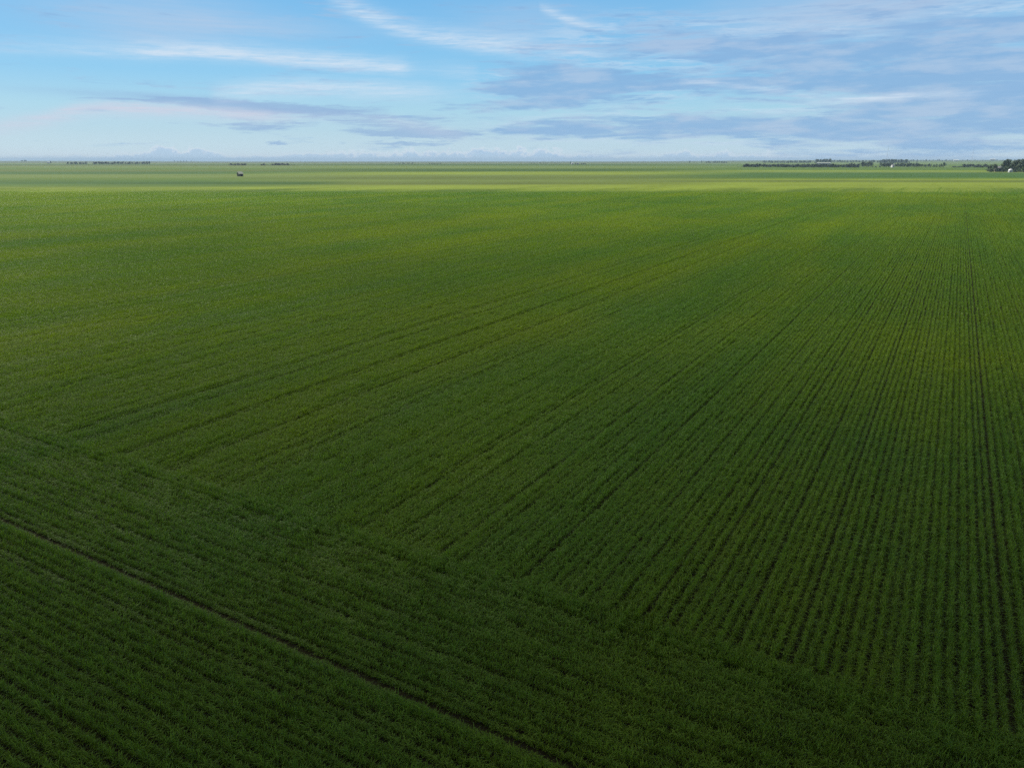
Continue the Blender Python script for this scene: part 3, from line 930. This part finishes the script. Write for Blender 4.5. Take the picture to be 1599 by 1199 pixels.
def grain_bin(px, d, rad_, hw, hr):
    x, y, z = spot(px, d)
    e = bpy.data.objects.new('grain_bin', None)
    COL.objects.link(e)
    e.location = (x, y, z)
    e.rotation_euler = (0, 0, -math.atan2(x, y))
    tag(e, 'white round grain bin with rounded top in front of the farm grove', 'grain bin')
    n = 28
    def body(V, F):
        k = len(V)
        zs = [-0.2]
        rs = [rad_]
        for i in range(13):
            zs.append(hw * i / 12); rs.append(rad_ * (1.0 if i % 2 else 0.985))
        for zz, r_ in zip(zs, rs):
            V.extend([(r_ * math.cos(6.28318 * i / n), r_ * math.sin(6.28318 * i / n), zz) for i in range(n)])
        for j in range(len(zs) - 1):
            for i in range(n):
                i2 = (i + 1) % n
                F.append((k + j * n + i, k + j * n + i2, k + (j + 1) * n + i2, k + (j + 1) * n + i))
    part('wall', e, M_STEEL, body)
    def roof(V, F):
        k = len(V)
        prof = [(1.04, hw - .04), (1.03, hw + .05), (.86, hw + (hr - hw) * .45), (.6, hw + (hr - hw) * .75), (.3, hw + (hr - hw) * .93), (.08, hr)]
        for q, zz in prof:
            V.extend([(rad_ * q * math.cos(6.28318 * i / n), rad_ * q * math.sin(6.28318 * i / n), zz) for i in range(n)])
        for j in range(len(prof) - 1):
            for i in range(n):
                i2 = (i + 1) % n
                F.append((k + j * n + i, k + j * n + i2, k + (j + 1) * n + i2, k + (j + 1) * n + i))
        F.append(tuple(k + (len(prof) - 1) * n + i for i in range(n)))
    rf = part('roof', e, M_STEEL, roof)
    part('cap', rf, M_STEEL, lambda V, F: tube(V, F, (0, 0, hr), (0, 0, hr + .25), rad_ * .12, rad_ * .10, 12))
    part('door', e, M_GREYROOF, lambda V, F: box(V, F, -.4, .4, -rad_ - .05, -rad_ + .1, .2, 1.7))
    return e
grain_bin(1581.2, 884, 1.95, 2.0, 3.4)

def mast(px, d, h, label, lean):
    x, y, z = spot(px, d)
    e = bpy.data.objects.new('radio_mast', None)
    COL.objects.link(e)
    e.location = (x, y, z)
    tag(e, label, 'mast')
    s = .22
    def lattice(V, F):
        c3 = [(s * math.cos(a), s * math.sin(a)) for a in (1.57, 3.66, 5.76)]
        for cx_, cy_ in c3:
            tube(V, F, (cx_, cy_, 0), (cx_, cy_, h), .035, .035, 5)
        nb = int(h / 0.8)
        for i in range(nb):
            z0, z1 = h * i / nb, h * (i + 1) / nb
            for j in range(3):
                a, b = c3[j], c3[(j + 1) % 3]
                tube(V, F, (a[0], a[1], z0), (b[0], b[1], z1), .018, .018, 4)
    part('lattice', e, M_MAST, lattice)
    part('antenna', e, M_MAST, lambda V, F: tube(V, F, (0, 0, h - .2), (0, 0, h + 4), .07, .04, 5))
    for j in range(3):
        a = lean + j * 2.0944
        ux, uy = math.cos(a), math.sin(a)
        for q, rr in ((.62, h * .34), (.95, h * .34)):
            part('guy_wire', e, M_MAST, lambda V, F: tube(V, F, (0, 0, h * q), (ux * rr, uy * rr, 0.1), .02, .02, 4))
    return e
mast(1384.5, 1475, 33, 'slender radio mast rising from the dark belt left of the white house', 0.0)
mast(1517.5, 1460, 27, 'faint slender radio mast rising from the broken hedge between the two far white sheds', 0.0)

# ---------------------------------------------------------------- the cloud whose shade lies on the near field
def build_cloud():
    ALT = 900.0
    k = ALT / SUN_DIR.z
    cx_, cy_ = SUN_DIR.x * k, SUN_DIR.y * k
    m, t, o = new_mat('cloud vapour')
    tcn = t.n.new('ShaderNodeTexCoord')
    px, py, pz = t.sep(tcn.outputs['Object'])[:3]
    nz = t.noise(tcn.outputs['Object'], 0.006, 5, 0.6)
    # thin towards the far rim; curve shaped to brighten the field with distance
    lg = t.m('LOGARITHM', t.mx(t.add(py, t.mul(t.sub(nz, 0.5), 30.0)), 5.0), 10.0)
    fac = t.curve(t.div(lg, 2.5), [(0.38, .13), (0.48, .30), (0.56, .47), (0.64, .61), (0.80, .76), (0.88, .87), (0.96, .99)])
    dap = t.noise(tcn.outputs['Object'], 0.017, 3, 0.5)
    fac = t.m('ADD', fac, t.mul(t.sub(dap, 0.5), 0.40), clamp=True)
    di = t.n.new('ShaderNodeBsdfDiffuse'); di.inputs[0].default_value = (.85, .85, .86, 1)
    tl = t.n.new('ShaderNodeBsdfTranslucent'); tl.inputs[0].default_value = (.55, .56, .58, 1)
    m1 = t.n.new('ShaderNodeMixShader'); m1.inputs[0].default_value = .5
    tp = t.n.new('ShaderNodeBsdfTransparent')
    m2 = t.n.new('ShaderNodeMixShader')
    t.put(m2.inputs[0], fac)
    L = t.t.links.new
    L(di.outputs[0], m1.inputs[1]); L(tl.outputs[0], m1.inputs[2])
    L(m1.outputs[0], m2.inputs[1]); L(tp.outputs[0], m2.inputs[2]); L(m2.outputs[0], o.inputs[0])
    # outline of its shade on the ground, as a ring of points round its middle
    ring = [(-420, 262), (-300, 272), (-200, 266), (-100, 262), (0, 259), (60, 254), (120, 244), (190, 228), (260, 222), (360, 226), (440, 190), (470, 60), (430, -90), (300, -170), (120, -200), (-90, -190), (-280, -170), (-420, -80), (-490, 60), (-480, 190)]
    pts = []
    nn = len(ring)
    for i in range(nn):
        a, b = Vector(ring[i]), Vector(ring[(i + 1) % nn])
        for q in range(8):
            p = a.lerp(b, q / 8)
            d = p.normalized()
            j = 3.0 * math.sin(p.x * .11 + 1) + 2.5 * math.sin(p.x * .047 + p.y * .05) + 2 * math.sin(p.x * .23)
            pts.append(p + d * j)
    n = len(pts)
    V, F = [], []
    levels = [(0.20, -18), (0.55, -16), (0.85, -10), (0.985, -2), (1.0, 4), (0.96, 22), (0.82, 60), (0.6, 95), (0.3, 120)]
    crnd = random.Random(2)
    for q, zz in levels:
        for p in pts:
            lump = 1 + (0.0 if q > .9 else 0.05 * math.sin(p.x * .03 + zz) + .04 * math.sin(p.y * .05))
            hh = zz * (1 + .35 * math.sin(p.x * .021 + q * 3) * (zz > 10) + .25 * math.sin(p.y * .04 + q * 5) * (zz > 10))
            V.append((p.x * q * lump, p.y * q * lump, hh))
    for j in range(len(levels) - 1):
        for i in range(n):
            i2 = (i + 1) % n
            F.append((j * n + i, j * n + i2, (j + 1) * n + i2, (j + 1) * n + i))
    F.append(tuple(range(n - 1, -1, -1)))
    F.append(tuple((len(levels) - 1) * n + i for i in range(n)))
    o_ = link_mesh('cloud', V, F, m, smooth_shade=True)
    o_.location = (cx_, cy_, ALT)
    o_['kind'] = 'structure'
    return o_
build_cloud()

# ---------------------------------------------------------------- the air
def build_haze():
    V, F = [], []
    box(V, F, -16300, 16300, -16300, 16300, -23.0, 38.0)
    m, t, o = new_mat('haze')
    vol = t.n.new('ShaderNodeVolumePrincipled')
    vol.inputs['Color'].default_value = (0.31, 0.44, 0.58, 1)
    vol.inputs['Density'].default_value = 0.00010
    vol.inputs['Anisotropy'].default_value = 0.0
    t.t.links.new(vol.outputs[0], o.inputs['Volume'])
    ob = link_mesh('haze', V, F, m)
    ob['kind'] = 'stuff'
    ob['label'] = 'pale blue haze over the far fields'
    ob['category'] = 'haze'
    try:
        m.cycles.homogeneous_volume = True
    except Exception:
        pass
    return ob
build_haze()
